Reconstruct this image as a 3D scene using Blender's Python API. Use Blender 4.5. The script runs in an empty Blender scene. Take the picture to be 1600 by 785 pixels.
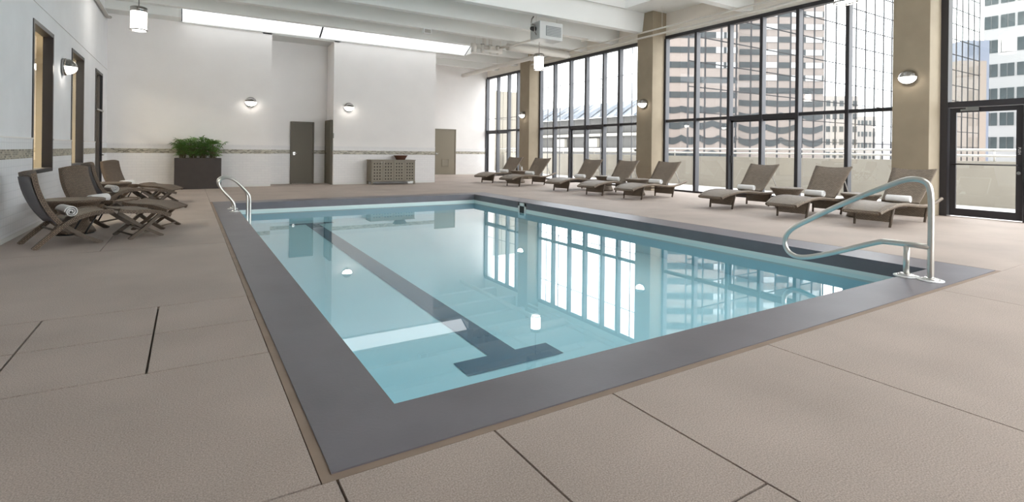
import bpy, bmesh, math, random
from mathutils import Vector, Matrix
R = math.radians
random.seed(7)
scn = bpy.context.scene
COL = scn.collection

# ------------------------------------------------------------------ camera
F = 815.6; PX, PY = 800.0, 236.1; ROLL = math.atan(22/1821.0)
TH = math.atan(math.hypot(506, 6)/F); H = 1.17
FWD = Vector((math.sin(TH), math.cos(TH), 0)); RT0 = Vector((math.cos(TH), -math.sin(TH), 0)); UP0 = Vector((0, 0, 1))
IX = math.cos(ROLL)*RT0 + math.sin(ROLL)*UP0
IY = math.sin(ROLL)*RT0 - math.cos(ROLL)*UP0
EYE = Vector((0, 0, H))
def ray(x, y): return FWD + (x-PX)/F*IX + (y-PY)/F*IY
def onz(x, y, z=0.0): d = ray(x, y); return EYE + d*((z-H)/d.z)
def onx(x, y, X): d = ray(x, y); return EYE + d*(X/d.x)
def ony(x, y, Y): d = ray(x, y); return EYE + d*(Y/d.y)
def atw(x, y, w): return EYE + ray(x, y)*w
cam = bpy.data.cameras.new('camera'); camo = bpy.data.objects.new('camera', cam); COL.objects.link(camo)
cam.sensor_width = 36.0; cam.lens = 36.0*F/1600.0; cam.shift_y = -(392.5-PY)/1600.0
cam.clip_end = 1000; cam.clip_start = 0.05
M3 = Matrix((IX, -IY, -FWD)).transposed().to_4x4(); M3.translation = EYE
camo.matrix_world = M3
scn.camera = camo

# ------------------------------------------------------------------ world, sun, exposure
w = bpy.data.worlds.new('sky'); scn.world = w; w.use_nodes = True
nt = w.node_tree; nt.nodes.clear()
wo = nt.nodes.new('ShaderNodeOutputWorld'); bg = nt.nodes.new('ShaderNodeBackground')
tc = nt.nodes.new('ShaderNodeTexCoord'); nz = nt.nodes.new('ShaderNodeTexNoise'); cr = nt.nodes.new('ShaderNodeValToRGB')
nz.inputs['Scale'].default_value = 2.2; nz.inputs['Detail'].default_value = 4
mp = nt.nodes.new('ShaderNodeMapping'); mp.inputs['Scale'].default_value = (1, 1, 3)
nt.links.new(tc.outputs['Generated'], mp.inputs['Vector']); nt.links.new(mp.outputs['Vector'], nz.inputs['Vector'])
cr.color_ramp.elements[0].position = .35; cr.color_ramp.elements[0].color = (.82, .86, .915, 1)
cr.color_ramp.elements[1].position = .6; cr.color_ramp.elements[1].color = (.985, .985, .985, 1)
nt.links.new(nz.outputs['Fac'], cr.inputs['Fac']); nt.links.new(cr.outputs['Color'], bg.inputs['Color'])
bg.inputs['Strength'].default_value = 2.2
nt.links.new(bg.outputs[0], wo.inputs[0])
sun = bpy.data.lights.new('sun', 'SUN'); suno = bpy.data.objects.new('sun', sun); COL.objects.link(suno)
sun.energy = .35; sun.angle = R(45); sun.color = (1, .93, .86); suno.location = (20, -40, 30)
suno.rotation_euler = Vector((.62, -.55, .56)).to_track_quat('Z', 'Y').to_euler()
scn.view_settings.view_transform = 'Standard'; scn.view_settings.look = 'None'
scn.view_settings.gamma = 1.0; scn.view_settings.use_curve_mapping = False
scn.view_settings.exposure = 1.84
scn.cycles.transparent_max_bounces = 24; scn.cycles.max_bounces = 10; scn.cycles.diffuse_bounces = 6
scn.cycles.caustics_reflective = False; scn.cycles.caustics_refractive = False
SKYLIGHT = .62       # brightness of the diffusing skylight panels

# ------------------------------------------------------------------ materials
MATS = {}
def mat(name, col, rough=.6, metal=0.0, spec=.5, var=0.0, scale=8.0, bump=0.0, bscale=None, col2=None, coords='Object', detail=4):
    m = bpy.data.materials.new(name); m.use_nodes = True; t = m.node_tree; b = t.nodes['Principled BSDF']
    b.inputs['Roughness'].default_value = rough; b.inputs['Metallic'].default_value = metal
    b.inputs['Specular IOR Level'].default_value = spec
    c = (*col, 1); b.inputs['Base Color'].default_value = c
    if var or bump or col2:
        tx = t.nodes.new('ShaderNodeTexCoord'); n = t.nodes.new('ShaderNodeTexNoise')
        n.inputs['Scale'].default_value = scale; n.inputs['Detail'].default_value = detail
        t.links.new(tx.outputs[coords], n.inputs['Vector'])
        rp = t.nodes.new('ShaderNodeValToRGB')
        a = col2 if col2 else tuple(x*(1-var) for x in col)
        bb = col if col2 else tuple(min(1, x*(1+var)) for x in col)
        rp.color_ramp.elements[0].position = .3; rp.color_ramp.elements[1].position = .7
        rp.color_ramp.elements[0].color = (*a, 1); rp.color_ramp.elements[1].color = (*bb, 1)
        t.links.new(n.outputs['Fac'], rp.inputs['Fac']); t.links.new(rp.outputs['Color'], b.inputs['Base Color'])
        if bump:
            n2 = t.nodes.new('ShaderNodeTexNoise'); n2.inputs['Scale'].default_value = bscale or scale
            t.links.new(tx.outputs[coords], n2.inputs['Vector'])
            bp = t.nodes.new('ShaderNodeBump'); bp.inputs['Strength'].default_value = bump; bp.inputs['Distance'].default_value = .01
            t.links.new(n2.outputs['Fac'], bp.inputs['Height']); t.links.new(bp.outputs['Normal'], b.inputs['Normal'])
    MATS[name] = m; return m
def emit(name, col, s):
    m = bpy.data.materials.new(name); m.use_nodes = True; t = m.node_tree; t.nodes.clear()
    o = t.nodes.new('ShaderNodeOutputMaterial'); e = t.nodes.new('ShaderNodeEmission')
    e.inputs['Color'].default_value = (*col, 1); e.inputs['Strength'].default_value = s
    t.links.new(e.outputs[0], o.inputs[0]); MATS[name] = m; return m
def thinglass(name, tint, f0, rough=0.0, power=5.0, bump=0.0, bscale=3.0):
    m = bpy.data.materials.new(name); m.use_nodes = True; t = m.node_tree; t.nodes.clear()
    o = t.nodes.new('ShaderNodeOutputMaterial'); mx = t.nodes.new('ShaderNodeMixShader')
    tr = t.nodes.new('ShaderNodeBsdfTransparent'); gl = t.nodes.new('ShaderNodeBsdfGlossy')
    tr.inputs['Color'].default_value = (*tint, 1); gl.inputs['Roughness'].default_value = rough; gl.inputs['Color'].default_value = (1, 1, 1, 1)
    lw = t.nodes.new('ShaderNodeLayerWeight'); lw.inputs['Blend'].default_value = .5
    p = t.nodes.new('ShaderNodeMath'); p.operation = 'POWER'; p.inputs[1].default_value = power
    t.links.new(lw.outputs['Facing'], p.inputs[0])
    ma = t.nodes.new('ShaderNodeMath'); ma.operation = 'MULTIPLY_ADD'; ma.inputs[1].default_value = 1-f0; ma.inputs[2].default_value = f0
    t.links.new(p.outputs[0], ma.inputs[0]); t.links.new(ma.outputs[0], mx.inputs['Fac'])
    t.links.new(tr.outputs[0], mx.inputs[1]); t.links.new(gl.outputs[0], mx.inputs[2]); t.links.new(mx.outputs[0], o.inputs[0])
    if bump:
        tx = t.nodes.new('ShaderNodeTexCoord'); n = t.nodes.new('ShaderNodeTexNoise'); n.inputs['Scale'].default_value = bscale
        n.inputs['Detail'].default_value = 1
        t.links.new(tx.outputs['Object'], n.inputs['Vector'])
        bp = t.nodes.new('ShaderNodeBump'); bp.inputs['Strength'].default_value = bump; bp.inputs['Distance'].default_value = .01
        t.links.new(n.outputs['Fac'], bp.inputs['Height']); t.links.new(bp.outputs['Normal'], gl.inputs['Normal'])
    MATS[name] = m; return m
def brickmat(name, c1, c2, mortar, bw, bh, ms, rough=.5, bump=.3, noise=False, offset=.5):
    m = bpy.data.materials.new(name); m.use_nodes = True; t = m.node_tree; b = t.nodes['Principled BSDF']
    b.inputs['Roughness'].default_value = rough
    tx = t.nodes.new('ShaderNodeTexCoord'); br = t.nodes.new('ShaderNodeTexBrick')
    t.links.new(tx.outputs['UV'], br.inputs['Vector'])
    br.inputs['Color1'].default_value = (*c1, 1); br.inputs['Color2'].default_value = (*c2, 1); br.inputs['Mortar'].default_value = (*mortar, 1)
    br.inputs['Scale'].default_value = 1; br.inputs['Brick Width'].default_value = bw; br.inputs['Row Height'].default_value = bh
    br.inputs['Mortar Size'].default_value = ms; br.inputs['Mortar Smooth'].default_value = .4; br.offset = offset
    t.links.new(br.outputs['Color'], b.inputs['Base Color'])
    if bump:
        bp = t.nodes.new('ShaderNodeBump'); bp.inputs['Strength'].default_value = bump; bp.inputs['Distance'].default_value = .004; bp.invert = True
        t.links.new(br.outputs['Fac'], bp.inputs['Height']); t.links.new(bp.outputs['Normal'], b.inputs['Normal'])
    MATS[name] = m; return m
def deckmat():
    m = mat('deck_concrete', (.45, .378, .335), .72, var=.1, scale=1.1, coords='Object')
    t = m.node_tree; b = t.nodes['Principled BSDF']
    ramp = [n for n in t.nodes if n.bl_idname == 'ShaderNodeValToRGB'][0]; tx = [n for n in t.nodes if n.bl_idname == 'ShaderNodeTexCoord'][0]
    n2 = t.nodes.new('ShaderNodeTexNoise'); n2.inputs['Scale'].default_value = 170; n2.inputs['Detail'].default_value = 2
    t.links.new(tx.outputs['Object'], n2.inputs['Vector'])
    r2 = t.nodes.new('ShaderNodeValToRGB'); r2.color_ramp.elements[0].position = .34; r2.color_ramp.elements[0].color = (.74, .73, .72, 1)
    r2.color_ramp.elements[1].position = .68; r2.color_ramp.elements[1].color = (1.2, 1.2, 1.2, 1)
    t.links.new(n2.outputs['Fac'], r2.inputs['Fac'])
    mx = t.nodes.new('ShaderNodeMix'); mx.data_type = 'RGBA'; mx.blend_type = 'MULTIPLY'; mx.inputs['Factor'].default_value = 1
    t.links.new(ramp.outputs['Color'], mx.inputs['A']); t.links.new(r2.outputs['Color'], mx.inputs['B'])
    t.links.new(mx.outputs['Result'], b.inputs['Base Color'])
    bp = t.nodes.new('ShaderNodeBump'); bp.inputs['Strength'].default_value = .15; bp.inputs['Distance'].default_value = .003
    t.links.new(n2.outputs['Fac'], bp.inputs['Height']); t.links.new(bp.outputs['Normal'], b.inputs['Normal'])
deckmat()
mat('joint', (.16, .135, .11), .9)
mat('caulk', (.30, .225, .175), .7, var=.1, scale=5)
mat('slate', (.158, .146, .166), .42, var=.10, scale=2.2, bump=.05, bscale=60)
mat('pool_white', (.80, .88, .86), .5)
mat('pool_plaster', (.60, .90, 1.0), .6, var=.02, scale=1.0)
mat('lane_dark', (.03, .13, .22), .5)
thinglass('water', (.84, .965, 1.0), .02, power=4.3, bump=.012, bscale=.6)
thinglass('glass', (.95, .97, .965), .07)
thinglass('far_glass', (.96, .97, .97), .03)
mat('wall_paint', (.85, .825, .81), .75, var=.02, scale=1.5)
mat('wall_paint_left', (.84, .845, .865), .7, var=.03, scale=2)
brickmat('white_tile', (.80, .785, .78), (.77, .755, .755), (.70, .69, .69), .2, .075, .004, .35, .35)
brickmat('white_tile_square', (.90, .92, .955), (.88, .90, .94), (.78, .80, .84), .1, .1, .005, .3, .4, offset=0)
brickmat('mosaic', (.52, .47, .37), (.10, .085, .055), (.55, .53, .48), .075, .026, .003, .3, .3)
mat('soffit_white', (.74, .74, .72), .8)
mat('ceiling_paint', (.80, .81, .79), .8, var=.02, scale=1)
mat('column_concrete', (.32, .265, .19), .75, var=.06, scale=3, bump=.05, bscale=20)
mat('spandrel', (.84, .79, .72), .8, var=.03, scale=2)
mat('bronze', (.028, .026, .030), .4)
mat('alu_grey', (.085, .088, .10), .5)
mat('steel', (.62, .61, .58), .28, metal=1.0)
mat('chrome', (.75, .74, .73), .15, metal=1.0)
mat('nickel', (.36, .345, .33), .25, metal=1.0)
mat('door_taupe', (.135, .118, .088), .55)
mat('door_taupe_pale', (.22, .19, .14), .55)
mat('dark_plastic', (.02, .02, .02), .5)
mat('white_plastic', (.82, .83, .83), .4)
brickmat('wicker', (.235, .165, .11), (.165, .115, .078), (.045, .032, .023), .034, .016, .003, .55, 1.0)
brickmat('wicker_sunlit', (.28, .22, .165), (.205, .157, .115), (.075, .057, .042), .045, .02, .003, .55, 1.0)  # paler copy of the wicker, with sunlight put into its colour
mat('sling_grey', (.15, .14, .145), .7)
mat('wicker_leg', (.105, .077, .055), .6, var=.15, scale=60)
mat('towel', (.86, .85, .85), .95, var=.03, scale=120, bump=.4, bscale=220)
mat('planter_brown', (.042, .032, .028), .55, var=.08, scale=6)
mat('soil', (.03, .02, .015), .95)
mat('leaf', (.075, .17, .035), .5, col2=(.16, .29, .07), scale=7)
mat('stem', (.14, .12, .06), .8)
mat('cabinet', (.245, .215, .17), .6, var=.06, scale=9)
mat('cabinet_hole', (.02, .016, .012), .9)
brickmat('basket', (.20, .085, .045), (.14, .055, .03), (.07, .03, .02), .03, .012, .002, .7, .8)
mat('pipe_white', (.72, .69, .64), .5)
mat('pipe_grey', (.42, .40, .37), .5)
mat('hvac', (.60, .61, .60), .45)
mat('grille', (.26, .275, .28), .5)
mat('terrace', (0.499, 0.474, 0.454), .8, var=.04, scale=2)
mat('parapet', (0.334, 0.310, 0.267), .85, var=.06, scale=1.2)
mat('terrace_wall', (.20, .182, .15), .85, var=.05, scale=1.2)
mat('rail_white', (0.544, 0.530, 0.510), .5)
mat('beige_tower', (0.167, 0.137, 0.122), .8, var=.03, scale=.3)
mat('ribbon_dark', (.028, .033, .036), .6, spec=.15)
mat('ribbon_sky_reflection', (0.330, 0.335, 0.338), .3)  # sky reflection in the ribbon panes, put into their colour
mat('far_mullion', (.03, .03, .032), .8, spec=.1)
mat('white_tower', (0.226, 0.222, 0.220), .7)
mat('tower_glass', (.03, .038, .04), .5, spec=.2, var=.3, scale=.5)
mat('tan_block', (0.189, 0.151, 0.124), .85, var=.04, scale=.2)
mat('blue_block', (0.126, 0.140, 0.180), .7)
mat('garage', (.055, .053, .050), .85, var=.04, scale=.1)
mat('garage_cream', (0.279, 0.261, 0.225), .8)
mat('slate_roof', (.085, .098, .115), .6, var=.25, scale=1.2)
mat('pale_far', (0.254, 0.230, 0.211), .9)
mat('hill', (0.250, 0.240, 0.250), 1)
mat('city_ground', (.36, .34, .32), .9)
mat('room_beige', (.50, .44, .34), .8)
mat('bottle_dark', (.05, .035, .03), .2)
emit('lamp_glow', (1, .955, .88), 3.2)
emit('added_room_glow', (1, .9, .72), 9)  # glow of the added lamp behind the left windows
emit('sconce_glow', (1, .94, .86), 4.0)
emit('skylight', (.97, .99, 1.0), SKYLIGHT)
emit('skylight_boost', (1, .985, .96), 2.4)  # stronger glow for an added skylight out of view, brightens the near deck
emit('skylight_dimmed', (.97, .99, 1.0), SKYLIGHT*.62)  # panel glow dimmed so nearby joist and deck are lit less

# ------------------------------------------------------------------ mesh builder
class MB:
    def __init__(s): s.v = []; s.f = []; s.uv = {}; s.smooth = set()
    def face(s, idx, uv=None, smooth=False):
        s.f.append(tuple(idx)); k = len(s.f)-1
        if uv: s.uv[k] = uv
        if smooth: s.smooth.add(k)
    def box(s, x0, x1, y0, y1, z0, z1):
        x0, x1 = min(x0, x1), max(x0, x1); y0, y1 = min(y0, y1), max(y0, y1); z0, z1 = min(z0, z1), max(z0, z1)
        b = len(s.v)
        s.v += [(x0,y0,z0),(x1,y0,z0),(x1,y1,z0),(x0,y1,z0),(x0,y0,z1),(x1,y0,z1),(x1,y1,z1),(x0,y1,z1)]
        for q in ((3,2,1,0),(4,5,6,7),(0,1,5,4),(1,2,6,5),(2,3,7,6),(3,0,4,7)): s.face([b+i for i in q])
        return s
    def quad(s, a, b, c, d):
        k = len(s.v); s.v += [tuple(a), tuple(b), tuple(c), tuple(d)]; s.face((k, k+1, k+2, k+3)); return s
    def prism(s, poly, z0, z1):                     # polygon (ccw, xy) extruded in z
        b = len(s.v); n = len(poly)
        s.v += [(p[0], p[1], z0) for p in poly] + [(p[0], p[1], z1) for p in poly]
        s.face([b+n-1-i for i in range(n)]); s.face([b+n+i for i in range(n)])
        for i in range(n): j = (i+1) % n; s.face((b+i, b+j, b+n+j, b+n+i))
        return s
    def tube(s, pts, r, seg=10, closed_ends=True, radii=None):
        pts = [Vector(p) for p in pts]; n = len(pts); b = len(s.v)
        up = None; L = 0
        for i, p in enumerate(pts):
            d = (pts[min(i+1, n-1)]-pts[max(i-1, 0)]).normalized()
            if up is None:
                up = Vector((0, 0, 1)) if abs(d.z) < .9 else Vector((1, 0, 0))
            a = d.cross(up).normalized(); up = a.cross(d).normalized()
            rr = radii[i] if radii else r
            for k in range(seg):
                t = 2*math.pi*k/seg; q = p + a*(rr*math.cos(t)) + up*(rr*math.sin(t)); s.v.append(tuple(q))
        for i in range(n-1):
            for k in range(seg):
                k2 = (k+1) % seg; s.face((b+i*seg+k, b+(i+1)*seg+k, b+(i+1)*seg+k2, b+i*seg+k2), smooth=True)
        if closed_ends:
            s.face([b+k for k in range(seg)]); s.face([b+(n-1)*seg+seg-1-k for k in range(seg)])
        return s
    def bar(s, pts, wy, tz):                        # path in xz, rectangular section, pts = (x, y, z)
        pts = [Vector(p) for p in pts]; n = len(pts); b = len(s.v); L = 0
        for i, p in enumerate(pts):
            d = (pts[min(i+1, n-1)]-pts[max(i-1, 0)]).normalized(); a = Vector((0, 1, 0)); nn = a.cross(d).normalized()
            for sy, sz in ((-1,-1),(1,-1),(1,1),(-1,1)): s.v.append(tuple(p + a*(sy*wy/2) + nn*(-sz*tz/2)))
        for i in range(n-1):
            l = (pts[i+1]-pts[i]).length
            for k in range(4):
                k2 = (k+1) % 4; ww = wy if k % 2 == 0 else tz
                s.face((b+i*4+k, b+i*4+k2, b+(i+1)*4+k2, b+(i+1)*4+k), uv=((0, L), (ww, L), (ww, L+l), (0, L+l)))
            L += l
        s.face((b+3, b+2, b+1, b)); e = b+(n-1)*4; s.face((e, e+1, e+2, e+3)); return s
    def sheet(s, prof, widths, th, cross=None, ny=6, yoff=0.0):
        # prof: list of (x, z); a woven panel swept across y with thickness th; cross(u, i) adds an offset along the normal
        n = len(prof); b = len(s.v); nrm = []
        for i in range(n):
            a = Vector(prof[max(i-1, 0)]); c = Vector(prof[min(i+1, n-1)]); d = (c-a).normalized(); nrm.append(Vector((-d.y, d.x)))
        for side in (1, -1):
            for i in range(n):
                for j in range(ny+1):
                    u = -1+2*j/ny; off = side*th/2 + (cross(u, i/(n-1)) if cross else 0)
                    ex = Vector(prof[i]) + nrm[i]*off
                    dl = 0
                    s.v.append((ex.x, yoff+u*widths[i]/2, ex.y))
        m = n*(ny+1); L = 0
        for i in range(n-1):
            l = (Vector(prof[i+1])-Vector(prof[i])).length
            for j in range(ny):
                a0 = b+i*(ny+1)+j; a1 = a0+1; c0 = a0+ny+1; c1 = c0+1
                y0 = (-1+2*j/ny)*widths[i]/2; y1 = (-1+2*(j+1)/ny)*widths[i]/2
                s.face((a0, c0, c1, a1), uv=((y0, L), (y0, L+l), (y1, L+l), (y1, L)), smooth=True)
                s.face((a0+m, a1+m, c1+m, c0+m), uv=((y0, L), (y1, L), (y1, L+l), (y0, L+l)), smooth=True)
            for j, fl in ((0, 0), (ny, 1)):
                a0 = b+i*(ny+1)+j; c0 = a0+ny+1
                q = (a0, a0+m, c0+m, c0) if not fl else (a0, c0, c0+m, a0+m)
                s.face(q, uv=((0, L), (th, L), (th, L+l), (0, L+l)) if not fl else ((0, L), (0, L+l), (th, L+l), (th, L)))
            L += l
        for i, fl in ((0, 1), (n-1, 0)):
            for j in range(ny):
                a0 = b+i*(ny+1)+j; a1 = a0+1
                s.face((a0, a1, a1+m, a0+m) if fl else (a0, a0+m, a1+m, a1))
        return s
    def lathe(s, prof, seg=24, cx=0, cy=0, cap0=True, cap1=True):   # prof (r, z) bottom to top
        b = len(s.v); n = len(prof); L = 0
        for r, z in prof:
            for k in range(seg):
                t = 2*math.pi*k/seg; s.v.append((cx+r*math.cos(t), cy+r*math.sin(t), z))
        for i in range(n-1):
            l = math.hypot(prof[i+1][0]-prof[i][0], prof[i+1][1]-prof[i][1]); rr = max(prof[i][0], .02)
            for k in range(seg):
                k2 = (k+1) % seg; u0 = 2*math.pi*k/seg*rr; u1 = 2*math.pi*(k+1)/seg*rr
                s.face((b+i*seg+k, b+i*seg+k2, b+(i+1)*seg+k2, b+(i+1)*seg+k), uv=((u0, L), (u1, L), (u1, L+l), (u0, L+l)), smooth=True)
            L += l
        if cap0: s.face([b+seg-1-k for k in range(seg)])
        if cap1: s.face([b+(n-1)*seg+k for k in range(seg)])
        return s
    def mesh(s, name, m, bevel=0.0):
        me = bpy.data.meshes.new(name); me.from_pydata(s.v, [], s.f); me.update()
        uvl = me.uv_layers.new(name='UVMap')
        for p in me.polygons:
            u = s.uv.get(p.index); n = p.normal
            ax = max(range(3), key=lambda i: abs(n[i]))
            for q, li in enumerate(p.loop_indices):
                if u: uvl.data[li].uv = u[q]
                else:
                    c = me.vertices[me.loops[li].vertex_index].co
                    uvl.data[li].uv = (c.y, c.z) if ax == 0 else ((c.x, c.z) if ax == 1 else (c.x, c.y))
            if p.index in s.smooth: p.use_smooth = True
        if m: me.materials.append(MATS[m])
        return me
    def build(s, name, m, parent=None, loc=(0, 0, 0), rz=0.0, bevel=0.0):
        o = bpy.data.objects.new(name, s.mesh(name, m)); COL.objects.link(o)
        o.location = loc; o.rotation_euler = (0, 0, rz)
        if parent: o.parent = parent
        if bevel:
            bv = o.modifiers.new('bevel', 'BEVEL'); bv.width = bevel; bv.segments = 2; bv.limit_method = 'ANGLE'
        return o
def empty(name, loc=(0, 0, 0), rz=0.0, parent=None):
    o = bpy.data.objects.new(name, None); COL.objects.link(o); o.location = loc; o.rotation_euler = (0, 0, rz); o.empty_display_size = .1
    if parent: o.parent = parent
    return o
def tag(o, label, cat, group=None, kind=None):
    o['label'] = label; o['category'] = cat
    if group: o['group'] = group
    if kind: o['kind'] = kind
    return o
def struct(o, label, cat): o['label'] = label; o['category'] = cat; o['kind'] = 'structure'; return o
def copy_tree(o, parent=None):
    c = o.copy(); COL.objects.link(c)
    if parent is not None: c.parent = parent
    for ch in list(o.children): copy_tree(ch, c)
    return c
def box(name, m, x0, x1, y0, y1, z0, z1, parent=None, bevel=0.0): return MB().box(x0, x1, y0, y1, z0, z1).build(name, m, parent, bevel=bevel)

# ------------------------------------------------------------------ room dimensions
XL, XR = -1.86, 12.76            # left wall face, glazing line
YB, YN, YREC, YFAR = 17.55, -3.6, 18.5, 22.9
PX0, PX1, PY0, PY1 = .815, 6.49, 2.31, 12.35     # pool opening
CX0, CX1, CY0, CY1 = .45, 7.05, 1.93, 12.86       # outer edge of the coping
KX0, KX1, KY0, KY1 = .41, 7.085, 1.89, 12.90      # outer edge of the sealant strip
ZW = -.19                        # water level
ZB, ZS = 4.95, 5.55              # underside of joists, of slab

# ------------------------------------------------------------------ floor with its slabs
fm = MB()
for a in ((XL-.3, KX0, YN, YFAR), (KX1, XR+.1, YN, YFAR), (KX0, KX1, YN, KY0), (KX0, KX1, KY1, YFAR)): fm.box(*a, -.30, -.022)
floor = struct(fm.build('floor', 'joint'), 'brown exposed aggregate concrete pool deck with sawn joints', 'floor')
def slab(x0, x1, y0, y1, g=.005):
    MB().box(x0+g, x1-g, y0+g, y1-g, -.021, 0).build('slab', 'deck_concrete', floor)
def slabs(xs, ys, g=.005):
    for i in range(len(xs)-1):
        for j in range(len(ys)-1): slab(xs[i], xs[i+1], ys[j], ys[j+1], g)
slab(XL, KX0, 1.89, 3.27)
for y0, y1 in ((3.27, 3.94), (3.94, 4.6)):
    slab(XL, -.815, y0, y1, .006); slab(-.815, -.172, y0, y1, .006); slab(-.172, KX0, y0, y1, .006)
slab(XL, KX0, 4.6, 7.32, .005)
slabs((XL, -.82, KX0), (7.32, 9.95, 12.6, 15.2, YB), .004)
slabs((XL, -.8, .46, 1.10, 1.76), (YN, -1.0, 1.09, 1.89), .005)
slabs((1.76, 3.04), (YN, -1.0, 1.89), .005)
slabs((3.04, 5.6, 8.2, 10.8, XR), (YN, -1.0, 1.89), .003)
slabs((KX1, 9.9, XR), (1.89, 4.6, 7.3, 10.0, 12.9), .002)
slabs((KX0, 3.04, 5.7, 8.3, 10.6, XR), (KY1, 15.2, YB), .002)
slabs((2.1, 4.0), (YB, YREC), .002)
slabs((7.6, 10.2, XR), (YB, 20.2, YFAR), .002)

# ------------------------------------------------------------------ pool
pool = tag(empty('swimming_pool', (3.65, 7.33, 0)), 'rectangular indoor swimming pool with grey slate coping and still aqua water', 'pool')
def pp(mb, name, m, bevel=0): 
    mb.v = [(x-3.65, y-7.33, z) for x, y, z in mb.v]; return mb.build(name, m, pool, bevel=bevel)
cz = -.145
pp(MB().prism([(CX0, CY0), (CX1, CY0), (PX1, PY0), (PX0, PY0)], cz, .004), 'coping', 'slate')
pp(MB().prism([(CX1, CY0), (CX1, CY1), (PX1, PY1), (PX1, PY0)], cz, .004), 'coping', 'slate')
pp(MB().prism([(CX1, CY1), (CX0, CY1), (PX0, PY1), (PX1, PY1)], cz, .004), 'coping', 'slate')
pp(MB().prism([(CX0, CY1), (CX0, CY0), (PX0, PY0), (PX0, PY1)], cz, .004), 'coping', 'slate')
sm = MB()
sm.box(KX0, CX0, KY0, KY1, -.05, -.002); sm.box(CX1, KX1, KY0, KY1, -.05, -.002)
sm.box(CX0, CX1, KY0, CY0, -.05, -.002); sm.box(CX0, CX1, CY1, KY1, -.05, -.002)
pp(sm, 'sealant_strip', 'caulk')
wl = MB(); t = .06
wl.box(PX0-t, PX1+t, PY0-t, PY0, -.26, cz); wl.box(PX0-t, PX1+t, PY1, PY1+t, -.26, cz)
wl.box(PX0-t, PX0, PY0, PY1, -.26, cz); wl.box(PX1, PX1+t, PY0, PY1, -.26, cz)
pp(wl, 'waterline_band', 'pool_white')
ZN, ZF = -.553, -.453            # basin floor, near and far
def zfl(y): return ZN+(ZF-ZN)*(y-2.8)/(11.9-2.8)
bm_ = MB()
bm_.quad((PX0, PY0, zfl(PY0)), (PX1, PY0, zfl(PY0)), (PX1, PY1, zfl(PY1)), (PX0, PY1, zfl(PY1)))
for (a, b) in (((PX0, PY0), (PX0, PY1)), ((PX0, PY1), (PX1, PY1)), ((PX1, PY1), (PX1, PY0)), ((PX1, PY0), (PX0, PY0))):
    bm_.quad((*a, zfl(a[1])), (*b, zfl(b[1])), (*b, -.26), (*a, -.26))
pp(bm_, 'basin', 'pool_plaster')
lm = MB(); e = .006
poly = [(1.82, 3.52), (2.725, 3.52), (2.725, 3.785), (2.405, 3.785), (2.405, 11.74), (2.73, 11.74), (2.73, 11.92), (1.83, 11.92), (1.83, 11.74), (2.14, 11.74), (2.14, 3.785), (1.82, 3.785)]
def strip(mb, x0, x1, y0, y1): mb.quad((x0, y0, zfl(y0)+e), (x1, y0, zfl(y0)+e), (x1, y1, zfl(y1)+e), (x0, y1, zfl(y1)+e))
strip(lm, 1.82, 2.725, 3.52, 3.785); strip(lm, 2.14, 2.405, 3.785, 11.74); strip(lm, 1.83, 2.73, 11.74, 11.92)
pp(lm, 'lane_marker', 'lane_dark')
for k, (y1, zt) in enumerate(((2.72, -.30), (2.98, -.38), (3.24, -.46))):
    pp(MB().box(4.9, PX1, PY0, y1, zfl(2.6)-.02, zt), 'step', 'pool_plaster')
    if k < 2: pp(MB().box(5.95-k*.05, 6.44, y1-.05, y1+.004, zt-.03, zt+.005), 'step_nosing', 'lane_dark')
wt = MB().quad((PX0, PY0, ZW), (PX1, PY0, ZW), (PX1, PY1, ZW), (PX0, PY1, ZW))
pp(wt, 'water_surface', 'water')
sk = MB(); X = PX1-.012
for a in ((10.15, 10.09, -.02, -.24), (9.89, 9.83, -.02, -.24), (10.15, 9.83, -.02, -.085)): sk.box(X, PX1+.01, a[0], a[1], a[2], a[3])
pp(sk, 'skimmer_frame', 'white_plastic')
pp(MB().box(PX1-.004, PX1+.01, 10.09, 9.89, -.085, -.24), 'skimmer_opening', 'dark_plastic')

# ------------------------------------------------------------------ walls
def wains(parent, x0, x1, y0, y1, face, sq=False):
    # tile wainscot with mosaic band, proud of the wall; face = axis direction of the visible side
    d = {'-y': (0, -1), '+x': (1, 0), '-x': (-1, 0)}[face]
    def pc(nm, m, z0, z1, t):
        if d[1]: MB().box(x0, x1, y0-t, y0, z0, z1).build(nm, m, parent)
        elif d[0] > 0: MB().box(x0, x0+t, y0, y1, z0, z1).build(nm, m, parent)
        else: MB().box(x0-t, x0, y0, y1, z0, z1).build(nm, m, parent)
    tm = 'white_tile_square' if sq else 'white_tile'
    pc('wainscot_tile', tm, .06, .995, .014); pc('mosaic_band', 'mosaic', .995, 1.115, .015)
    pc('wainscot_tile', tm, 1.115, 1.255, .014); pc('cap_trim', 'wall_paint', 1.255, 1.275, .024); pc('base_trim', 'soffit_white', 0, .06, .018)
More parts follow.
